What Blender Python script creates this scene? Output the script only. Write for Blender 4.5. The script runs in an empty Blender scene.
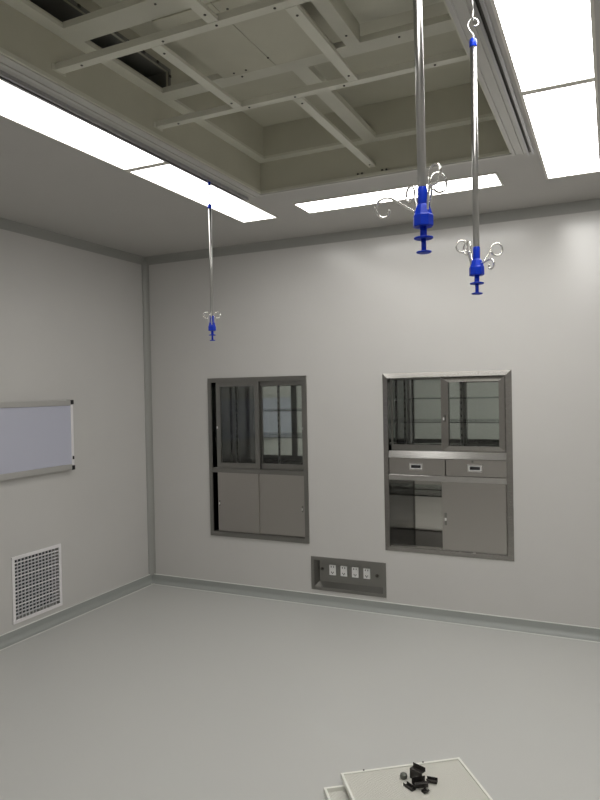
import bpy, bmesh, math, random
from mathutils import Vector, Matrix
random.seed(4)
SC = bpy.context.scene
COL = SC.collection
PI = math.pi

# ------------------------------------------------------------------ materials
def mat(name, col, rough=.5, metal=0., spec=.5, noise=0., nscale=20., bump=0., bscale=200., stretch=(1, 1, 1), rvar=0., coat=0.):
    m = bpy.data.materials.new(name); m.use_nodes = True
    nt = m.node_tree; b = nt.nodes['Principled BSDF']
    b.inputs['Base Color'].default_value = (*col, 1)
    b.inputs['Roughness'].default_value = rough
    b.inputs['Metallic'].default_value = metal
    b.inputs['Specular IOR Level'].default_value = spec
    b.inputs['Coat Weight'].default_value = coat
    if noise or bump or rvar:
        tc = nt.nodes.new('ShaderNodeTexCoord'); mp = nt.nodes.new('ShaderNodeMapping')
        mp.inputs['Scale'].default_value = stretch
        nt.links.new(tc.outputs['Object'], mp.inputs['Vector'])
    if noise or rvar:
        n = nt.nodes.new('ShaderNodeTexNoise'); n.inputs['Scale'].default_value = nscale; n.inputs['Detail'].default_value = 4
        nt.links.new(mp.outputs['Vector'], n.inputs['Vector'])
    if noise:
        r = nt.nodes.new('ShaderNodeValToRGB')
        r.color_ramp.elements[0].position = .3; r.color_ramp.elements[1].position = .7
        r.color_ramp.elements[0].color = (*[c * (1 - noise) for c in col], 1)
        r.color_ramp.elements[1].color = (*[min(1, c * (1 + noise)) for c in col], 1)
        nt.links.new(n.outputs['Fac'], r.inputs['Fac']); nt.links.new(r.outputs['Color'], b.inputs['Base Color'])
    if rvar:
        q = nt.nodes.new('ShaderNodeMapRange')
        q.inputs['To Min'].default_value = max(0, rough - rvar); q.inputs['To Max'].default_value = rough + rvar
        nt.links.new(n.outputs['Fac'], q.inputs['Value']); nt.links.new(q.outputs['Result'], b.inputs['Roughness'])
    if bump:
        n2 = nt.nodes.new('ShaderNodeTexNoise'); n2.inputs['Scale'].default_value = bscale; n2.inputs['Detail'].default_value = 2
        bp = nt.nodes.new('ShaderNodeBump'); bp.inputs['Strength'].default_value = bump; bp.inputs['Distance'].default_value = .002
        nt.links.new(mp.outputs['Vector'], n2.inputs['Vector'])
        nt.links.new(n2.outputs['Fac'], bp.inputs['Height']); nt.links.new(bp.outputs['Normal'], b.inputs['Normal'])
    return m

def emit(name, col, s):
    m = bpy.data.materials.new(name); m.use_nodes = True
    b = m.node_tree.nodes['Principled BSDF']
    b.inputs['Base Color'].default_value = (.8, .8, .8, 1)
    b.inputs['Emission Color'].default_value = (*col, 1); b.inputs['Emission Strength'].default_value = s
    return m

def pane_mat(name, tint, ior=1.5):
    m = bpy.data.materials.new(name); m.use_nodes = True
    nt = m.node_tree; nt.nodes.remove(nt.nodes['Principled BSDF']); out = nt.nodes['Material Output']
    t = nt.nodes.new('ShaderNodeBsdfTransparent'); t.inputs['Color'].default_value = (*tint, 1)
    g = nt.nodes.new('ShaderNodeBsdfGlossy'); g.inputs['Roughness'].default_value = .01
    f = nt.nodes.new('ShaderNodeFresnel'); f.inputs['IOR'].default_value = ior
    mx = nt.nodes.new('ShaderNodeMixShader')
    nt.links.new(f.outputs['Fac'], mx.inputs['Fac']); nt.links.new(t.outputs[0], mx.inputs[1]); nt.links.new(g.outputs[0], mx.inputs[2])
    nt.links.new(mx.outputs[0], out.inputs['Surface'])
    return m

WALL = mat('wall_paint', (.60, .588, .57), .22, spec=.5, noise=.012, nscale=3, bump=.02, bscale=60)
CEIL = mat('ceiling_paint', (.50, .485, .46), .45, spec=.4, noise=.012, nscale=3)
COVE = mat('cove_paint', (.36, .36, .34), .4, spec=.4)
FLOOR = mat('vinyl_floor', (.555, .555, .535), .38, spec=.4, noise=.05, nscale=260, bump=.03, bscale=300)
SKIRT = mat('vinyl_skirting', (.36, .375, .36), .42, noise=.04, nscale=200)
JOINT = mat('weld_joint', (.76, .77, .74), .4)
PLEN = mat('plenum_paint', (.55, .535, .44), .5, spec=.3, noise=.04, nscale=5)
PLENB = mat('support_bar_paint', (.66, .65, .56), .45, spec=.4, noise=.03, nscale=8)
TRIM = mat('aluminium_trim', (.58, .57, .54), .35, metal=.35, spec=.5)
PFRAME = mat('panel_frame_bleed_tint', (.74, .72, .66), .4)  # beige frame lightened in colour for the glow bleeding off the diffusers
ALU = mat('viewer_aluminium', (.50, .49, .47), .38, metal=.3)
RAIL = mat('track_aluminium', (.52, .52, .53), .28, metal=.9)
DUCT = mat('duct_steel', (.20, .20, .18), .5)
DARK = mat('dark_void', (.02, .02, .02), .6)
SCREW = mat('screw_steel', (.10, .095, .085), .4, metal=.6)
STEEL = mat('brushed_steel', (.46, .44, .415), .30, metal=1., nscale=30, stretch=(1, 1, 30), rvar=.05)
STEELF = mat('frame_steel', (.33, .318, .30), .27, metal=1., nscale=30, stretch=(1, 1, 30), rvar=.015)
STEELD = mat('brushed_steel_dull', (.27, .265, .25), .36, metal=1., nscale=30, stretch=(30, 1, 1), rvar=.05)
STEELB = mat('polished_steel', (.62, .61, .59), .22, metal=1., nscale=30, stretch=(30, 1, 1), rvar=.04)
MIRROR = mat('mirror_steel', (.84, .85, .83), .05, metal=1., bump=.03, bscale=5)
MIRRORL = mat('mirror_steel_dimmed', (.52, .51, .48), .07, metal=1., bump=.03, bscale=5)  # same mirror steel, colour darkened to dim reflections in the lower bays
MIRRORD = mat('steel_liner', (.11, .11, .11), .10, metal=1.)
BRIGHT = mat('bright_pull', (.86, .85, .83), .35, metal=.3)
CHROME = mat('chrome', (.80, .79, .78), .12, metal=1.)
PANE = pane_mat('tinted_pane', (.90, .92, .91))
SHELFG = pane_mat('shelf_glass', (.72, .80, .77), 1.7)
BLUE = mat('blue_plastic', (.004, .036, .50), .32, spec=.3)
WHITE = mat('white_plastic', (.85, .85, .84), .35)
GRILLE = mat('grille_white', (.84, .82, .83), .4)
FINS = mat('grille_fins', (.62, .61, .63), .45)
FILTER = mat('filter_wool', (.03, .04, .045), .9, noise=.3, nscale=30)
BLACK = mat('black_plastic', (.015, .015, .016), .35)
BLACKM = mat('black_metal', (.05, .045, .042), .26, metal=.4, spec=.6)
GREYM = mat('grey_metal', (.14, .15, .13), .4, metal=.5)
VIEW = mat('viewer_sheet', (.53, .54, .64), .25, spec=.5)
CREAM = mat('cream_enamel', (.88, .88, .82), .4)
CREAM2 = mat('cream_mesh', (.80, .79, .73), .5)
MAT2 = mat('filter_mat', (.70, .67, .60), .8, noise=.06, nscale=60)
ROD = mat('rod_steel', (.47, .465, .45), .28, metal=1.)
WIRE = mat('hook_wire', (.74, .73, .70), .22, metal=1.)
LIGHT_L = emit('panel_glow_left', (1, .985, .95), 5.8)
LIGHT_F = emit('panel_glow_far', (1, .985, .95), 11)
LIGHT_R = emit('panel_glow_right', (1, .985, .95), 14)

# ------------------------------------------------------------------ mesh builder
class MB:
    def __init__(s): s.bm = bmesh.new(); s.mats = []
    def mi(s, m):
        if m not in s.mats: s.mats.append(m)
        return s.mats.index(m)
    def _set(s, faces, m, smooth=False):
        i = s.mi(m)
        for f in faces: f.material_index = i; f.smooth = smooth
    def box(s, x0, x1, y0, y1, z0, z1, m, bev=0.):
        x0, x1 = sorted((x0, x1)); y0, y1 = sorted((y0, y1)); z0, z1 = sorted((z0, z1))
        vs = [s.bm.verts.new((x, y, z)) for z in (z0, z1) for y in (y0, y1) for x in (x0, x1)]
        fs = [s.bm.faces.new([vs[i] for i in q]) for q in ((0, 2, 3, 1), (4, 5, 7, 6), (0, 1, 5, 4), (2, 6, 7, 3), (0, 4, 6, 2), (1, 3, 7, 5))]
        s._set(fs, m)
        if bev:
            es = list({e for f in fs for e in f.edges})
            r = bmesh.ops.bevel(s.bm, geom=es, offset=bev, segments=2, affect='EDGES', profile=.5)
            s._set(r['faces'], m)
        return s
    def lathe(s, prof, m, seg=24, c=(0, 0, 0), smooth=True, cap=True):
        rings = []
        for r, z in prof:
            rings.append([s.bm.verts.new((c[0] + r * math.cos(2 * PI * k / seg), c[1] + r * math.sin(2 * PI * k / seg), c[2] + z)) for k in range(seg)])
        fs = []
        for a, b in zip(rings, rings[1:]):
            for k in range(seg): fs.append(s.bm.faces.new([a[k], a[(k + 1) % seg], b[(k + 1) % seg], b[k]]))
        s._set(fs, m, smooth)
        if cap: s._set([s.bm.faces.new(rings[0][::-1]), s.bm.faces.new(rings[-1])], m)
        return s
    def tube(s, pts, r, m, seg=10):
        pts = [Vector(q) for q in pts]; rings = []; n = None
        for i, q in enumerate(pts):
            d = (pts[min(i + 1, len(pts) - 1)] - pts[max(i - 1, 0)]).normalized()
            if n is None: n = d.orthogonal().normalized()
            n = (n - d * n.dot(d)).normalized(); b = d.cross(n)
            rings.append([s.bm.verts.new(q + (n * math.cos(2 * PI * k / seg) + b * math.sin(2 * PI * k / seg)) * r) for k in range(seg)])
        fs = []
        for a, b in zip(rings, rings[1:]):
            for k in range(seg): fs.append(s.bm.faces.new([a[k], a[(k + 1) % seg], b[(k + 1) % seg], b[k]]))
        s._set(fs, m, True)
        s._set([s.bm.faces.new(rings[0][::-1]), s.bm.faces.new(rings[-1])], m)
        return s
    def sweep(s, prof, a, b, ax, m, smooth=False):
        """closed profile of (u, v, z) offsets swept from a to b; prof is a list of vectors perpendicular to a-b"""
        A = [s.bm.verts.new(Vector(a) + Vector(q)) for q in prof]; B = [s.bm.verts.new(Vector(b) + Vector(q)) for q in prof]
        n = len(prof); fs = [s.bm.faces.new([A[k], A[(k + 1) % n], B[(k + 1) % n], B[k]]) for k in range(n)]
        s._set(fs, m, smooth)
        s._set([s.bm.faces.new(A[::-1]), s.bm.faces.new(B)], m)
        return s
    def poly(s, pts, m):
        s._set([s.bm.faces.new([s.bm.verts.new(q) for q in pts])], m); return s
    def hexa(s, q, m):
        """eight corners: 0-3 the back loop, 4-7 the front loop in the same order"""
        v = [s.bm.verts.new(p) for p in q]
        s._set([s.bm.faces.new([v[i] for i in f]) for f in ((0, 1, 2, 3), (7, 6, 5, 4), (0, 4, 5, 1), (1, 5, 6, 2), (2, 6, 7, 3), (3, 7, 4, 0))], m)
        return s
    def build(s, name, parent=None, loc=None, rot=None):
        bmesh.ops.recalc_face_normals(s.bm, faces=s.bm.faces[:])
        me = bpy.data.meshes.new(name); s.bm.to_mesh(me); s.bm.free()
        for m in s.mats: me.materials.append(m)
        o = bpy.data.objects.new(name, me); COL.objects.link(o)
        if parent: o.parent = parent
        if loc is not None: o.location = loc
        if rot is not None: o.rotation_euler = rot
        return o

def tag(o, label, cat, group=None):
    o['label'] = label; o['category'] = cat
    if group: o['group'] = group
    return o
def thing(name, loc, label, cat, group=None, rz=0.):
    o = bpy.data.objects.new(name, None); COL.objects.link(o); o.empty_display_size = .05
    o.location = loc; o.rotation_euler = (0, 0, rz)
    return tag(o, label, cat, group)
def struct(o): o['kind'] = 'structure'; return o
def tree_copy(o, parent=None):
    c = o.copy(); COL.objects.link(c)
    if parent: c.parent = parent
    for ch in list(o.children): tree_copy(ch, c)
    return c

# ------------------------------------------------------------------ the room
RX, RY, H = 5.07, -5.06, 2.90
OX0, OX1, OY0, OY1 = 1.812, 3.293, -3.845, -1.172        # ceiling opening
def holed(axis, u0, u1, v0, v1, d0, d1, holes, m):
    b = MB()
    us = sorted({u0, u1, *[h[0] for h in holes], *[h[1] for h in holes]}); vs = sorted({v0, v1, *[h[2] for h in holes], *[h[3] for h in holes]})
    for a, c in zip(us, us[1:]):
        for e, f in zip(vs, vs[1:]):
            if any(h[0] <= (a + c) / 2 <= h[1] and h[2] <= (e + f) / 2 <= h[3] for h in holes): continue
            if axis == 'y': b.box(a, c, d0, d1, e, f, m)
            elif axis == 'x': b.box(d0, d1, a, c, e, f, m)
            else: b.box(a, c, e, f, d0, d1, m)
    bmesh.ops.remove_doubles(b.bm, verts=b.bm.verts[:], dist=1e-5)
    return b
struct(MB().box(-.1, RX + .1, RY - .1, .55, -.1, 0, FLOOR).build('floor'))
CL = (.66, 1.545, .485, 1.785); CR = (2.215, 3.095, .495, 1.775); CO = (1.592, 2.170, .132, .350)
struct(holed('y', 0, RX, 0, H, 0, .5, [CL, CR, CO], WALL).build('wall_back'))
struct(holed('x', RY, 0, 0, H, -.3, 0, [(-1.507, -1.09, .135, .556)], WALL).build('wall_left'))
struct(MB().box(RX, RX + .1, RY, 0, 0, H, WALL).build('wall_right'))
struct(MB().box(0, RX, RY - .1, RY, 0, H, WALL).build('wall_front'))
struct(holed('z', -.1, RX + .1, RY - .1, .5, H, H + .06, [(OX0 - .0125, OX1 + .0125, OY0 - .0125, OY1 + .0125)], CEIL).build('ceiling'))

def arc(r, n=6):   # concave quarter from (0, r) to (r, 0)
    return [(r - r * math.sin(t * PI / 2 / n), r - r * math.cos(t * PI / 2 / n)) for t in range(n + 1)][::-1]
def skirting(name, a, b, inward):
    iu = Vector((*inward, 0)); w = .004; h = .072; r = .032
    prof = [iu * 0, iu * 0 + Vector((0, 0, h)), iu * w + Vector((0, 0, h)), iu * w + Vector((0, 0, r))]
    for t in range(1, 7):
        an = t * PI / 2 / 6
        prof.append(iu * (w + r - r * math.cos(an)) + Vector((0, 0, r - r * math.sin(an) + .0015)))
    prof.append(iu * (w + r + .012) + Vector((0, 0, .0015))); prof.append(iu * (w + r + .012))
    m = MB(); m.sweep(prof, a, b, None, SKIRT)
    tp = [iu * 0 + Vector((0, 0, h)), iu * 0 + Vector((0, 0, h + .006)), iu * (w + .003) + Vector((0, 0, h + .006)), iu * (w + .003) + Vector((0, 0, h))]
    m.sweep(tp, a, b, None, JOINT)
    e = w + r + .012
    m.sweep([iu * e, iu * e + Vector((0, 0, .002)), iu * (e + .013) + Vector((0, 0, .002)), iu * (e + .013)], a, b, None, JOINT)
    return struct(m.build(name))
skirting('baseboard_back', (0, 0, 0), (RX, 0, 0), (0, -1)); skirting('baseboard_left', (0, 0, 0), (0, RY, 0), (1, 0))
skirting('baseboard_right', (RX, 0, 0), (RX, RY, 0), (-1, 0)); skirting('baseboard_front', (0, RY, 0), (RX, RY, 0), (0, 1))
def cove(name, a, b, inward, u=.012, v=.074):
    iu = Vector((*inward, 0))
    prof = [Vector((0, 0, 0)), iu * u, iu * u - Vector((0, 0, .004))]
    for k in range(1, 6):
        t = k * PI / 2 / 6; prof.append(iu * (u - (u - .003) * math.sin(t)) - Vector((0, 0, .004 + (v - .004) * (1 - math.cos(t)))))
    prof += [iu * .003 - Vector((0, 0, v)), -Vector((0, 0, v))]
    return struct(MB().sweep(prof, a, b, None, COVE).build(name))
cove('trim_1', (0, 0, H), (RX, 0, H), (0, -1)); cove('trim_2', (0, 0, H), (0, RY, H), (1, 0))
cove('trim_3', (RX, 0, H), (RX, RY, H), (-1, 0)); cove('trim_4', (0, RY, H), (RX, RY, H), (0, 1))
# rounded corner strip between the left and the back wall
r = .045; pr = [Vector((0, 0, 0)), Vector((r, 0, 0)), Vector((r, -.005, 0))] + [Vector((.004 + v, -.004 - u, 0)) for v, u in arc(r - .004)[::-1]][::1] + [Vector((.005, -r, 0)), Vector((0, -r, 0))]
struct(MB().sweep(pr, (0, 0, .07), (0, 0, H - .05), None, COVE).build('trim_5'))

# ------------------------------------------------------------------ ceiling light panels
def light_panel(x0, x1, y0, y1, m, label):
    cx, cy = (x0 + x1) / 2, (y0 + y1) / 2
    t = thing('ceiling_light_panel', (cx, cy, H), label, 'ceiling light', 'light panels around the ceiling opening')
    w, l, f = (x1 - x0) / 2, (y1 - y0) / 2, .012
    e = f
    if l > w: l -= .010; e = .0205
    b = MB()
    for q in ((-w - f, w + f, -l - e, -l), (-w - f, w + f, l, l + e), (-w - f, -w, -l, l), (w, w + f, -l, l)): b.box(q[0], q[1], q[2], q[3], -.006, 0, PFRAME)
    b.build('frame', t)
    MB().box(-w, w, -l, l, -.004, -.0005, m).build('diffuser', t)
    return t
P = .011
light_panel(1.387, 1.648, -1.889, -.634, LIGHT_L, 'bright light panel of the left row, nearest the back wall')
light_panel(1.387, 1.648, -3.158, -1.911, LIGHT_L, 'bright light panel of the left row, cut by the left edge of the photo')
light_panel(3.430, 3.700, -1.871, -.628, LIGHT_R, 'bright light panel of the right row, the one nearest the back wall')
light_panel(3.430, 3.700, -3.140, -1.893, LIGHT_R, 'bright light panel of the right row, cut by the top edge of the photo')
light_panel(1.903, 3.164, -.872, -.640, LIGHT_F, 'bright light panel lying crosswise, parallel to the back wall')
light_panel(1.387, 1.648, -4.427, -3.180, LIGHT_L, 'added light panel at the near end of the left row, outside the picture')  # unseen panel, added for the room's light and reflections
light_panel(3.430, 3.700, -4.409, -3.162, LIGHT_R, 'added light panel at the near end of the right row, outside the picture')  # likewise added out of view to light the right side

# ------------------------------------------------------------------ hanging tracks and the trim beside the opening
def track(x, label):
    t = MB(); w = .017; z0 = H - .017; y0, y1 = -4.0, -1.135
    t.box(x - w, x - w + .003, y0, y1, z0, H, RAIL); t.box(x + w - .003, x + w, y0, y1, z0, H, RAIL)
    t.box(x - w + .003, x - .0065, y0, y1, z0, z0 + .003, RAIL); t.box(x + .0065, x + w - .003, y0, y1, z0, z0 + .003, RAIL)
    t.box(x - w + .003, x + w - .003, y0, y1, H - .003, H, SCREW)
    o = t.build('hanging_track')
    return tag(o, label, 'ceiling track', 'hanging tracks for infusion hangers')
track(1.688, 'metal hanging track beside the left row of light panels'); track(3.384, 'metal hanging track beside the right row of light panels')

housing = thing('air_supply_housing', ((OX0 + OX1) / 2, (OY0 + OY1) / 2, H), 'open cream ceiling air supply housing with exposed support bars and dark side duct', 'air supply housing')
hx, hy, hz = housing.location
def part(b, name): 
    bmesh.ops.translate(b.bm, verts=b.bm.verts[:], vec=(-hx, -hy, -hz)); return b.build(name, housing)
ZL, ZT = 3.085, 3.275; FW = .058
# border trim on the ceiling: stepped bands along both long sides, a narrow lip across the ends
b = MB()
for sgn, xe in ((-1, OX0), (1, OX1)):
    b.box(xe, xe + sgn * .016, OY0 - .03, OY1 + .03, H - .010, H, TRIM); b.box(xe + sgn * .016, xe + sgn * .048, OY0 - .03, OY1 + .03, H - .005, H, TRIM)
    b.box(xe + sgn * .048, xe + sgn * .056, OY0 - .03, OY1 + .03, H - .011, H, TRIM); b.box(xe + sgn * .056, xe + sgn * .072, OY0 - .03, OY1 + .03, H - .006, H, TRIM)
for sgn, ye in ((-1, OY0), (1, OY1)): b.box(OX0, OX1, ye, ye + sgn * .022, H - .010, H, TRIM)
part(b, 'border_trim')
# lower skirt walls with a flange on top, upper box with the roof
b = MB(); T = .012
for q in ((OX0 - T, OX0, OY0 - T, OY1 + T), (OX1, OX1 + T, OY0 - T, OY1 + T), (OX0, OX1, OY0 - T, OY0), (OX0, OX1, OY1, OY1 + T)): b.box(*q, H, ZL + T, PLEN)
b.box(OX0, OX1, OY0, OY0 + .008, H - .004, H + .012, PLENB); b.box(OX0, OX1, OY1 - .008, OY1, H - .004, H + .012, PLENB)
b.box(OX0, OX0 + .008, OY0, OY1, H - .004, H + .012, PLENB); b.box(OX1 - .008, OX1, OY0, OY1, H - .004, H + .012, PLENB)
part(b, 'lower_wall')
b = MB()
b.box(OX0, OX0 + FW, OY0, OY1, ZL, ZL + .014, PLENB); b.box(OX1 - FW, OX1, OY0, OY1, ZL, ZL + .014, PLENB)
b.box(OX0 + FW, OX1 - FW, OY0, OY0 + FW, ZL, ZL + .014, PLENB); b.box(OX0 + FW, OX1 - FW, OY1 - FW, OY1, ZL, ZL + .014, PLENB)
part(b, 'flange')
UX0, UX1, UY0, UY1 = OX0 + FW, OX1 - FW, OY0 + FW, OY1 - FW
SY0, SY1, SZ0, SZ1 = -3.10, -2.18, ZL + .022, ZL + .118        # side duct slot in the left upper wall
b = holed('x', UY0 - T, UY1 + T, ZL + .014, ZT, UX0 - T, UX0, [(SY0, SY1, SZ0, SZ1)], PLEN)
b.box(UX1, UX1 + T, UY0 - T, UY1 + T, ZL + .014, ZT, PLEN); b.box(UX0, UX1, UY0 - T, UY0, ZL + .014, ZT, PLEN); b.box(UX0, UX1, UY1, UY1 + T, ZL + .014, ZT, PLEN)
part(b, 'upper_wall')
part(MB().box(UX0 - T, UX1 + T, UY0 - T, UY1 + T, ZT, ZT + T, PLEN), 'roof_plate')
# side duct: dark sheet steel box behind the slot, grey flange round it with screws
b = MB(); dx = UX0 - .30
b.box(dx, UX0 - T, SY0 - .004, SY0, SZ0, SZ1, DUCT); b.box(dx, UX0 - T, SY1, SY1 + .004, SZ0, SZ1, DUCT)
b.box(dx, UX0 - T, SY0, SY1, SZ0 - .004, SZ0, DUCT); b.box(dx, UX0 - T, SY0, SY1, SZ1, SZ1 + .004, DUCT); b.box(dx - .004, dx, SY0, SY1, SZ0, SZ1, DUCT)
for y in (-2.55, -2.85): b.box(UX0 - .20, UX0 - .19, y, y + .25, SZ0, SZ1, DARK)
part(b, 'side_duct')
b = MB(); g = .016
b.box(UX0, UX0 + .004, SY0 - g, SY1 + g, SZ1, SZ1 + g, DUCT); b.box(UX0, UX0 + .004, SY1, SY1 + g, SZ0, SZ1, DUCT); b.box(UX0, UX0 + .004, SY0 - g, SY0, SZ0, SZ1, DUCT)
for k in range(9):
    y = SY0 + .03 + k * .1
    for z in (SZ1 + .008,): b.box(UX0 + .004, UX0 + .009, y, y + .012, z - .005, z + .005, SCREW)
for z in (SZ0 + .02, SZ1 - .02): b.box(UX0 + .004, UX0 + .010, SY1 + .003, SY1 + .013, z - .005, z + .005, SCREW)
part(b, 'duct_flange')
# upper supports at flange level
def dots(b, pts, z):
    for x, y in pts: b.lathe([(.005, 0), (.005, -.002), (.003, -.0035)][::-1], SCREW, 10, (x, y, z))
for y0, y1 in ((-2.225, -2.140), (-2.845, -2.735)):
    b = MB().box(UX0, UX1, y0, y1, ZL, ZL + .025, PLENB)
    dots(b, [(2.28, y0 + .03), (3.00, y0 + .03)], ZL); part(b, 'upper_crossbar')
for y0, y1 in ((-2.140, UY1), (UY0, -2.845)):
    b = MB().box(2.500, 2.575, y0, y1, ZL, ZL + .03, PLENB); part(b, 'upper_crossbar')
for x0, x1 in ((2.785, 2.845),):
    b = MB().box(x0, x1, -2.735, -2.225, ZL, ZL + .075, PLENB); dots(b, [(2.815, -2.30)], ZL); part(b, 'upper_crossbar')
# blank plate in the middle bay with its seam and screws
b = MB().box(2.205, 2.463, -2.735, -2.225, ZL - .006, ZL, PLEN); b.box(2.466, 2.745, -2.735, -2.225, ZL - .006, ZL, PLEN)
b.box(2.463, 2.466, -2.735, -2.225, ZL - .002, ZL, SCREW)
dots(b, [(2.465, -2.30), (2.27, -2.25), (2.72, -2.45), (2.24, -2.66), (2.50, -2.68), (2.33, -2.25)], ZL - .006); part(b, 'blank_plate')
part(MB().box(2.845, UX1, -2.735, -2.225, ZL + .075, ZL + .085, PLENB), 'recessed_plate')
# lower support bars at the mouth of the housing
ZB0, ZB1 = 2.945, 2.965
for yc in (-2.190, -2.815):
    b = MB().box(OX0, OX1, yc - .019, yc + .019, ZB0, ZB1 - .006, PLENB); b.box(OX0, OX1, yc - .019, yc - .016, ZB1 - .006, ZB1 + .006, PLENB)
    dots(b, [(x, yc) for x in (1.93, 2.31, 2.535, 2.76, 3.14)], ZB0)
    for sx in (OX0, OX1 - .003): b.box(sx, sx + .003, yc - .035, yc + .035, ZB0 - .004, ZB0 + .02, PLENB)
    part(b, 'support_bar')
for x, y0, y1 in ((2.535, -2.168, OY1), (2.535, OY0, -2.837), (2.262, -2.793, -2.212), (2.808, -2.793, -2.212)):
    b = MB().box(x - .021, x + .021, y0, y1, ZB0, ZB1 - .006, PLENB); b.box(x - .021, x - .018, y0, y1, ZB1 - .006, ZB1 + .006, PLENB)
    dots(b, [(x, y0 + .05), (x, y1 - .05)], ZB0)
    if y1 == OY1:
        for q in (-.085, -.06, .06, .085): b.lathe([(.006, -.004), (.006, .004)], SCREW, 8, (x + q, OY1 - .012, H + .016))
    part(b, 'support_bar')

# ------------------------------------------------------------------ infusion hangers
yaw = .4395
RV = Vector((math.cos(yaw), math.sin(yaw), 0)); FV = Vector((-math.sin(yaw), math.cos(yaw), 0))
HOOK = [(0, 0), (.020, .003), (.042, .008), (.060, .011), (.073, .007), (.082, -.004), (.084, -.018), (.078, -.030), (.067, -.035), (.057, -.031), (.053, -.022), (.056, -.014)]
LOOP = [(0, 0), (.018, .002), (.036, .003), (.050, .006)] + [(.060 + .0175 * math.cos(math.radians(q)), -.008 + .0175 * math.sin(math.radians(q))) for q in range(100, -211, -31)]
def smooth(pts, n=5):
    out = []
    P4 = [pts[0]] + pts + [pts[-1]]
    for i in range(1, len(P4) - 2):
        p0, p1, p2, p3 = [Vector(q) for q in P4[i - 1:i + 3]]
        for k in range(n):
            t = k / n
            out.append(.5 * ((2 * p1) + (p2 - p0) * t + (2 * p0 - 5 * p1 + 4 * p2 - p3) * t * t + (3 * p1 - p0 - 3 * p2 + p3) * t ** 3))
    out.append(Vector(pts[-1])); return out
def hook_pts(az, tilt, loop=1, sc=1.):
    """az: 0 points to picture right, 90 away from the camera"""
    a = math.radians(az); d = RV * math.cos(a) + FV * math.sin(a); t = math.radians(tilt); pts = []
    for u, v in (HOOK if not loop else LOOP):
        u *= sc; v *= sc
        rr = u * math.cos(t) - v * math.sin(t); zz = u * math.sin(t) + v * math.cos(t)
        pts.append(d * (.017 + rr) + Vector((0, 0, .090 + zz)))
    return smooth(pts)
def hanger(x, y, zb, ztop, hooks, label, lean=0.):
    t = thing('infusion_hanger', (x, y, zb), label, 'infusion hanger', 'blue tipped infusion hangers on the ceiling tracks')
    t.rotation_euler = Matrix.Rotation(math.radians(lean), 3, FV).to_euler()
    L = ztop - zb
    b = MB().lathe([(.0095, .095), (.0095, L)], ROD, 24)
    b.build('pole', t)
    MB().lathe([(.0080, .086), (.0108, .090), (.0108, .139), (.0096, .143)], BLUE, 20, cap=False).build('sleeve', t)
    MB().lathe([(.021, .057), (.0225, .059), (.0225, .081), (.021, .083), (.0145, .103), (.0125, .105)], BLUE, 8, smooth=False).build('hub', t)
    MB().lathe([(.0075, .033), (.0075, .059)], BLUE, 16).lathe([(.018, .0305), (.021, .032), (.021, .034), (.009, .037)], BLUE, 28).lathe([(.0055, .004), (.0055, .033)], BLUE, 16).lathe([(.013, 0), (.0165, .0015), (.0165, .0035), (.006, .006)], BLUE, 28).build('plunger', t)
    for h in hooks: MB().tube(hook_pts(*h), .0028, WIRE, 8).build('hook', t)
    MB().lathe([(.0102, L - .022), (.0112, L - .021), (.0112, L - .004), (.009, L + .002), (.004, L + .004)], BLUE, 20).build('cap', t)
    hz_ = H - zb
    q = [(0, L), (0, L + .016), (-.009, L + .027), (-.0155, L + .043), (-.009, L + .058), (.003, L + .064), (.014, L + .058), (.0155, L + .047), (.008, L + .041), (.003, L + .042)]
    MB().tube(smooth([RV * a + Vector((0, 0, c)) for a, c in q]), .0024, ROD, 10).build('top_hook', t)
    # trolley: twisted wire eye, blue runner and wheels inside the track
    e = L + .060
    b = MB().tube(smooth([(0, .004, e), (0, -.006, e + .004), (0, -.005, e + .014), (0, .003, e + .018), (0, .005, e + .030), (0, -.004, e + .048), (0, 0, hz_ - .03)]), .0022, ROD, 8)
    b.lathe([(.008, hz_ - .036), (.0085, hz_ - .034), (.0085, hz_ - .019), (.006, hz_ - .0175)], BLUE, 16)
    b.lathe([(.0045, hz_ - .0185), (.0045, hz_ - .013)], ROD, 12); b.box(-.008, .008, -.012, .012, hz_ - .013, hz_ - .006, WHITE)
    b.build('trolley', t)
    return t
hanger(3.3825, -3.355, 1.978, 2.745, [(180, 20, 0), (112, 66, 1, 1.), (-65, 76, 1, 1.2), (25, 76, 1, 1.2)], 'blue tipped chrome infusion hanger, the largest and nearest of the three', -.5)
hanger(3.384, -2.735, 1.965, 2.728, [(186, 70, 1, 1.0), (4, 52, 1, 1.05), (110, 70, 1, 1.1), (-60, -2, 0, .62)], 'blue tipped chrome infusion hanger with its top hook in view, nearest the right light panels')
hanger(1.688, -1.558, 1.980, 2.755, [(180, 83, 1, .95), (2, 83, 1, .95), (92, 80, 1, .95), (-88, 80, 1, .9)], 'blue tipped infusion hanger, smallest of three, below the left row of lights')

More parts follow.
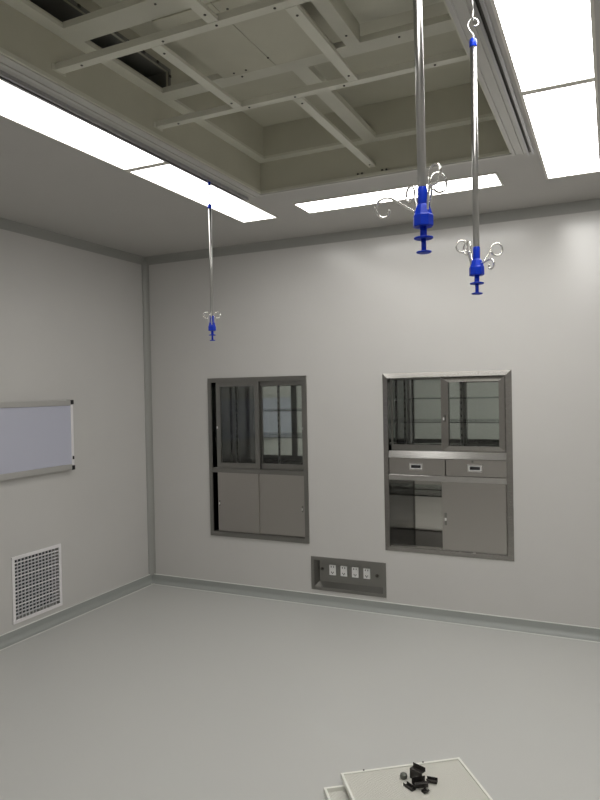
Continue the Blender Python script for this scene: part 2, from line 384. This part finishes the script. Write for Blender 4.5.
# ------------------------------------------------------------------ steel wall cabinets
def frame_ring(b, x0, x1, z0, z1, w, yo, yi, m, yb=.01, ww=None):
    """mitred frame; the face runs from depth yo at the outer edge to yi at the inner edge"""
    wt, wb_, wl, wr = ww or (w, w, w, w)
    X0, X1, Z0, Z1 = x0 + wl, x1 - wr, z0 + wb_, z1 - wt
    O = [(x0, z0), (x1, z0), (x1, z1), (x0, z1)]; I = [(X0, Z0), (X1, Z0), (X1, Z1), (X0, Z1)]
    for k in range(4):
        j = (k + 1) % 4
        b.hexa([(O[k][0], yb, O[k][1]), (O[j][0], yb, O[j][1]), (I[j][0], yb, I[j][1]), (I[k][0], yb, I[k][1]),
                (O[k][0], yo, O[k][1]), (O[j][0], yo, O[j][1]), (I[j][0], yi, I[j][1]), (I[k][0], yi, I[k][1])], m)
    return b
def carcass(t, x0, x1, z0, z1, zm0, zm1, dep):
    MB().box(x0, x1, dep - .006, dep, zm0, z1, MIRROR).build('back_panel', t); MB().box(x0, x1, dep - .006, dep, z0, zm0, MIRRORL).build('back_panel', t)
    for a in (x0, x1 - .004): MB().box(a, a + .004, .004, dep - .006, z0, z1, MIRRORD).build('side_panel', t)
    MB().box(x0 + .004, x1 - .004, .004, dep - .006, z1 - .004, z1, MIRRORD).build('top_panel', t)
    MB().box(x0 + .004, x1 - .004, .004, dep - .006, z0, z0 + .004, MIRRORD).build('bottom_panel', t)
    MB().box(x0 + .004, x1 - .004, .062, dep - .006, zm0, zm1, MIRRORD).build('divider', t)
def standard(t, x, y, z0, z1, faces=-1):
    b = MB().box(x - .009, x + .009, y - .008, y, z0, z1, STEELD)
    n = int((z1 - z0) / .05)
    for k in range(n): b.box(x - .004, x + .004, y - .0095, y - .008, z0 + .02 + k * .05, z0 + .04 + k * .05, DARK)
    b.build('shelf_standard', t)
def glass_door(t, x0, x1, z0, z1, y, wt, wb_, wl, wr, m, bev=0., hx=None, hz=None, th=.016):
    d = frame_ring(MB(), x0, x1, z0, z1, 0, y, y - bev, m, y + th, (wt, wb_, wl, wr)).build('sliding_door', t)
    MB().box(x0 + wl - .004, x1 - wr + .004, y + .006, y + .010, z0 + wb_ - .004, z1 - wt + .004, PANE).build('pane', d)
    if hx: pull(d, hx, hz, y - bev)
    return d
def pull(d, x, z, y, w=.007, h=.05):
    b = MB().box(x - w, x + w, y - .0015, y, z - h / 2, z + h / 2, STEELD, .0006); b.box(x - w * .75, x + w * .75, y - .010, y - .0014, z - .012, z + .008, BRIGHT, .003)
    b.build('handle', d)

# --- left cabinet: flat dull frame, two glass sliding doors over two steel doors
cl = thing('wall_cabinet', (0, 0, 0), 'dull steel wall cabinet, glass sliding doors over closed steel doors, nearer the corner', 'wall cabinet', 'steel cabinets recessed in the back wall')
frame_ring(MB(), .640, 1.560, .470, 1.805, 0, -.012, -.012, STEELD, .0, (.037, .036, .033, .033)).build('frame', cl)
b = MB().box(.673, 1.527, -.010, .055, 1.008, 1.046, STEELD, .002)
b.build('cross_rail', cl)
D = .35
D = .372
carcass(cl, .666, 1.534, .500, 1.775, 1.000, 1.030, D)
glass_door(cl, .712, 1.124, 1.047, 1.768, .004, .036, .044, .040, .041, STEELD, 0, .722, 1.39)
glass_door(cl, 1.085, 1.527, 1.047, 1.768, .028, .036, .044, .055, .026, STEELD, 0, 1.513, 1.385)
for z in (1.520, 1.300): MB().box(.672, 1.528, .07, D - .02, z, z + .006, SHELFG).build('glass_shelf', cl)
standard(cl, 1.122, D - .006, 1.05, 1.76); standard(cl, .70, D - .006, 1.05, 1.76); standard(cl, 1.49, D - .006, 1.05, 1.76)
for x0, x1, y, hx_, hz_ in ((.713, 1.106, .004, .728, .747), (1.100, 1.527, .0165, 1.497, .737)):
    d = MB().box(x0, x1, y, y + .012, .512, 1.007, STEEL, .001).build('sliding_door', cl); pull(d, hx_, hz_, y)
MB().box(.673, 1.527, .0, .05, .500, .511, STEELD).build('bottom_track', cl)

# --- right cabinet: bevelled brighter frame, glass doors, two drawers, one open bay and one steel door
cr = thing('wall_cabinet', (0, 0, 0), 'shiny steel wall cabinet with two drawers and an open lower bay', 'wall cabinet', 'steel cabinets recessed in the back wall')
cr.name = 'wall_cabinet.001'
frame_ring(MB(), 2.189, 3.122, .470, 1.803, 0, -.003, -.018, STEELF, .0, (.037, .037, .040, .040)).build('frame', cr)
D = .35
carcass(cr, 2.220, 3.090, .500, 1.770, 1.050, 1.175, D)
glass_door(cr, 2.240, 2.680, 1.228, 1.764, .034, .010, .040, .012, .040, STEELD)
glass_door(cr, 2.626, 3.082, 1.226, 1.764, .006, .038, .040, .055, .048, STEELF, .014, 2.648, 1.464)
b = MB().hexa([(2.231, .058, 1.172), (3.082, .058, 1.172), (3.082, .058, 1.225), (2.231, .058, 1.225), (2.231, -.020, 1.174), (3.082, -.020, 1.174), (3.082, -.008, 1.225), (2.231, -.008, 1.225)], STEELB)
b.build('sill', cr)
for x0, x1, cx in ((2.233, 2.650, 2.437), (2.657, 3.080, 2.864)):
    d = MB().box(x0, x1, -.008, .055, 1.052, 1.170, STEEL, .0015).build('drawer', cr)
    b = frame_ring(MB(), cx - .052, cx + .052, 1.084, 1.138, .009, -.012, -.012, CHROME, -.008); b.box(cx - .043, cx + .043, -.0085, -.008, 1.093, 1.129, WHITE); b.box(cx - .036, cx + .036, -.0125, -.0085, 1.100, 1.122, BLACK)
    b.build('handle', d)
    if cx > 2.6: 
        l = MB().lathe([(.008, 0), (.008, .004), (.006, .005)], STEELD, 16).build('lock', d, (2.848, -.008, 1.158), (PI / 2, 0, 0))
b = MB().box(2.231, 3.082, -.022, .055, 1.008, 1.048, STEELB, .002); b.build('lower_rail', cr)
d = MB().box(2.622, 3.074, .004, .020, .512, 1.006, STEEL, .0015).build('sliding_door', cr); pull(d, 2.648, .735, .004, .009, .09)
MB().box(2.660, 3.078, .026, .040, .512, 1.006, STEEL).build('sliding_door', cr)
MB().box(2.231, 3.082, -.004, .055, .500, .511, STEELB).build('bottom_track', cr)
for z in (1.605, 1.428): MB().box(2.226, 3.084, .07, D - .02, z, z + .006, SHELFG).build('glass_shelf', cr)
for z in (1.590, 1.413):
    for y in (.10, .27): MB().box(2.224, 2.250, y, y + .012, z, z + .014, CHROME).build('shelf_clip', cr)
MB().box(2.226, 3.084, .07, D - .02, .880, .890, SHELFG).build('glass_shelf', cr)
standard(cr, 2.705, D - .006, 1.19, 1.76); standard(cr, 2.26, D - .006, 1.19, 1.76); standard(cr, 3.05, D - .006, 1.19, 1.76)

# ------------------------------------------------------------------ recessed socket box
so = thing('socket_box', (1.88, 0, .24), 'recessed steel socket box with four white sockets, low below the cabinets', 'socket box')
def sp(b, name, par=None): 
    bmesh.ops.translate(b.bm, verts=b.bm.verts[:], vec=(-1.88, 0, -.24)); return b.build(name, par or so)
sp(frame_ring(MB(), 1.572, 2.190, .110, .372, .026, -.006, -.006, STEELD, 0.), 'frame')
b = MB(); x0, x1, z0, z1 = 1.598, 2.164, .136, .346; X0, X1, Z0, Z1 = 1.624, 2.152, .168, .340; dp = .045
b.poly([(X0, dp, Z0), (X1, dp, Z0), (X1, dp, Z1), (X0, dp, Z1)], STEELD)
for q in (((x0, z0), (x1, z0), (X1, Z0), (X0, Z0)), ((x1, z0), (x1, z1), (X1, Z1), (X1, Z0)), ((x1, z1), (x0, z1), (X0, Z1), (X1, Z1)), ((x0, z1), (x0, z0), (X0, Z0), (X0, Z1))):
    (a, c), (e, f), (g1, h1), (i1, j1) = q
    b.poly([(a, -.004, c), (e, -.004, f), (g1, dp, h1), (i1, dp, j1)], STEELD)
sp(b, 'recess')
for k in range(4):
    cx = 1.738 + k * .0950
    b = MB().box(cx - .027, cx + .027, dp - .012, dp, .226, .306, WHITE, .002)
    for q in (-.010, .010): b.box(cx + q - .003, cx + q + .003, dp - .0125, dp - .0115, .286, .298, BLACK)
    b.box(cx - .003, cx + .003, dp - .0125, dp - .0115, .236, .246, BLACK); b.box(cx - .011, cx - .006, dp - .0125, dp - .0115, .244, .254, BLACK); b.box(cx + .006, cx + .011, dp - .0125, dp - .0115, .244, .254, BLACK)
    b.box(cx - .020, cx + .020, dp - .0128, dp - .0118, .262, .266, GRILLE)
    sp(b, 'socket')
for cx, cz in ((1.648, .266), (2.104, .256)):
    o = MB().lathe([(.014, 0), (.014, .006), (.009, .008), (.009, .020), (.006, .024)], SCREW, 6, smooth=False).build('terminal', so, (cx - 1.88, dp, cz - .24), (PI / 2, 0, 0))

# ------------------------------------------------------------------ left wall: return air grille and film viewer
gr = thing('return_air_grille', (0, -1.30, .345), 'white square egg-crate return air grille low on the left wall', 'air grille')
def gp(b, name): 
    bmesh.ops.translate(b.bm, verts=b.bm.verts[:], vec=(0, 1.30, -.345)); return b.build(name, gr)
y0, y1, z0, z1 = -1.525, -1.074, .114, .578; f = .024
b = MB().box(0, .009, y0, y1, z1 - f, z1, GRILLE, .002); b.box(0, .009, y0, y1, z0, z0 + f, GRILLE, .002); b.box(0, .009, y0, y0 + f, z0 + f, z1 - f, GRILLE, .002); b.box(0, .009, y1 - f, y1, z0 + f, z1 - f, GRILLE, .002)
gp(b, 'frame')
b = MB(); n1, n2 = 13, 17; iy0, iy1, iz0, iz1 = y0 + f, y1 - f, z0 + f, z1 - f
for k in range(1, n1): y = iy0 + (iy1 - iy0) * k / n1; b.box(-.006, .001, y - .0032, y + .0032, iz0, iz1, FINS)
for k in range(1, n2): z = iz0 + (iz1 - iz0) * k / n2; b.box(-.006, .004, iy0, iy1, z - .0036, z + .0036, FINS if k % 4 else GRILLE)
gp(b, 'lattice')
gp(MB().box(-.07, -.06, iy0 - .004, iy1 + .004, iz0 - .004, iz1 + .004, FILTER), 'filter')

fv = thing('film_viewer', (0, -1.55, 1.385), 'unlit pale blue viewing panel with black corners mounted on the left wall', 'light box')
def fp(b, name): 
    bmesh.ops.translate(b.bm, verts=b.bm.verts[:], vec=(0, 1.55, -1.385)); return b.build(name, fv)
y0, y1, z0, z1, d = -2.15, -.952, 1.122, 1.648, .045
fp(MB().box(.0, d - .008, y0 + .02, y1 - .012, z0 + .02, z1 - .02, VIEW), 'sheet')
fp(MB().box(0, d, y0 + .03, y1 - .026, z1 - .040, z1, ALU, .003), 'rail'); fp(MB().box(0, d, y0 + .03, y1 - .026, z0, z0 + .042, ALU, .003), 'rail')
for ya in (y0, y1 - .024): fp(MB().box(0, d - .004, ya, ya + .024, z0 + .03, z1 - .03, GRILLE, .002), 'side_bar')
fp(MB().box(d - .004, d + .004, y1 - .019, y1 - .007, 1.200, 1.224, BLACK, .001), 'switch')
for ya in (y0 - .002, y1 - .028):
    for za in (z0 - .002, z1 - .032): fp(MB().box(0, d + .003, ya, ya + .030, za, za + .034, BLACK, .003), 'corner_cap')

# ------------------------------------------------------------------ filter frames lying on the floor with metal clips on top
ang = math.atan2(.323, .440)
U = Vector((math.cos(ang), math.sin(ang), 0)); V = Vector((math.sin(ang), -math.cos(ang), 0))
def filter_frame(corner, z, label, mat_in=True):
    c = Vector((*corner, 0)) + U * .27 + V * .27
    t = thing('filter_frame', (c.x, c.y, z), label, 'filter frame', 'mesh filter frames on the floor', ang)
    S = .272; f = .011; h = .022
    b = MB().box(-S, S, S - f, S, 0, h, CREAM, .0015); b.box(-S, S, -S, -S + f, 0, h, CREAM, .0015); b.box(-S, -S + f, -S + f, S - f, 0, h, CREAM, .0015); b.box(S - f, S, -S + f, S - f, 0, h, CREAM, .0015)
    b.build('frame', t)
    b = MB(); n = 96; e = S - f; zm = .0145 if mat_in else .003
    for k in range(1, n):
        q = -e + 2 * e * k / n
        b.box(q - .0011, q + .0011, -e, e, zm, zm + .002, CREAM2); b.box(-e, e, q - .0011, q + .0011, zm - .0005, zm + .0015, CREAM2)
    b.build('mesh_sheet', t)
    if mat_in: MB().box(-e, e, -e, e, .004, .010, MAT2).build('filter_mat', t)
    for q in (-.17, .10): MB().box(q - .003, q + .003, S - .006, S - .002, h, h + .004, SCREW).build('stud', t)
    return t
filter_frame((2.655 - .015, -2.262), .0016, 'cream mesh filter frame on the floor, underneath the other one', False)
filter_frame((2.681, -2.172), .0240, 'cream mesh filter frame on top, carrying the small dark clips')
ZM = .0240 + .0165
def clip(px, L, W, Hh, rz, label, m=BLACKM, tilt=(0, 0), dz=0., open_=True):
    b = MB(); w = .0022
    b.box(-L / 2, L / 2, -W / 2, W / 2, 0, w, m, .0006)
    b.box(-L / 2, L / 2, -W / 2, -W / 2 + w, w, Hh, m, .0006); b.box(-L / 2, L / 2, W / 2 - w, W / 2, w, Hh, m, .0006)
    if open_: b.box(-L / 2, L / 2, -W / 2 - W * .35, -W / 2 + w, Hh - w, Hh, m, .0006)
    b.tube([(-L * .3, -W / 2 + w, Hh * .55), (-L * .3, W / 2 - w, Hh * .55)], .0022, m, 8); b.tube([(L * .3, -W / 2 + w, Hh * .55), (L * .3, W / 2 - w, Hh * .55)], .0022, m, 8)
    o = b.build('metal_clip', None, (px[0], px[1], ZM + dz), (math.radians(tilt[0]), math.radians(tilt[1]), math.radians(rz)))
    return tag(o, label, 'clip', 'dark clips lying on the top filter frame')
clip((2.986, -2.092), .062, .042, .026, -20, 'black metal clip standing highest in the small pile', tilt=(-90, 0), dz=.0216)
clip((3.010, -2.116), .058, .040, .026, 35, 'black metal clip in the middle of the pile on the frame', dz=.0005)
clip((2.975, -2.150), .054, .022, .012, -32, 'flat oblong black clip lying in front of the pile', open_=False, dz=.0005)
clip((3.050, -2.074), .044, .022, .016, 5, 'small black clip at the right end of the pile', dz=.0005)
clip((3.040, -2.152), .026, .018, .010, 60, 'smallest black clip between the oblong one and the right end', dz=.0005)
o = MB().lathe([(.006, 0), (.014, .002), (.0165, .008), (.014, .018), (.007, .022)], GREYM, 12, smooth=False).build('round_knob', None, (2.934, -2.094, ZM + .0005))
tag(o, 'round greyish metal knob lying left of the dark clips', 'knob')

# ------------------------------------------------------------------ camera and view
cam = bpy.data.cameras.new('camera'); co = bpy.data.objects.new('camera', cam); COL.objects.link(co)
CX, CY, CZ, pitch, roll, fpx = 3.7485, -4.7815, 1.684, -.0137, -.0196, 663.42
fw = Vector((-math.sin(yaw) * math.cos(pitch), math.cos(yaw) * math.cos(pitch), math.sin(pitch)))
ri = Vector((math.cos(yaw), math.sin(yaw), 0)); up = ri.cross(fw)
r_ = ri * math.cos(roll) + up * math.sin(roll); u_ = -ri * math.sin(roll) + up * math.cos(roll)
M = Matrix((r_, u_, -fw)).transposed().to_4x4(); M.translation = (CX, CY, CZ); co.matrix_world = M
cam.sensor_fit = 'VERTICAL'; cam.sensor_height = 32; cam.lens = fpx / 800 * 32; cam.clip_start = .02
SC.camera = co
w = bpy.data.worlds.new('world'); SC.world = w; w.use_nodes = True
w.node_tree.nodes['Background'].inputs[0].default_value = (.6, .62, .65, 1); w.node_tree.nodes['Background'].inputs[1].default_value = .02
vs = SC.view_settings
vs.view_transform = 'Standard'; vs.look = 'None'; vs.gamma = 1; vs.use_curve_mapping = False; vs.exposure = 0.0
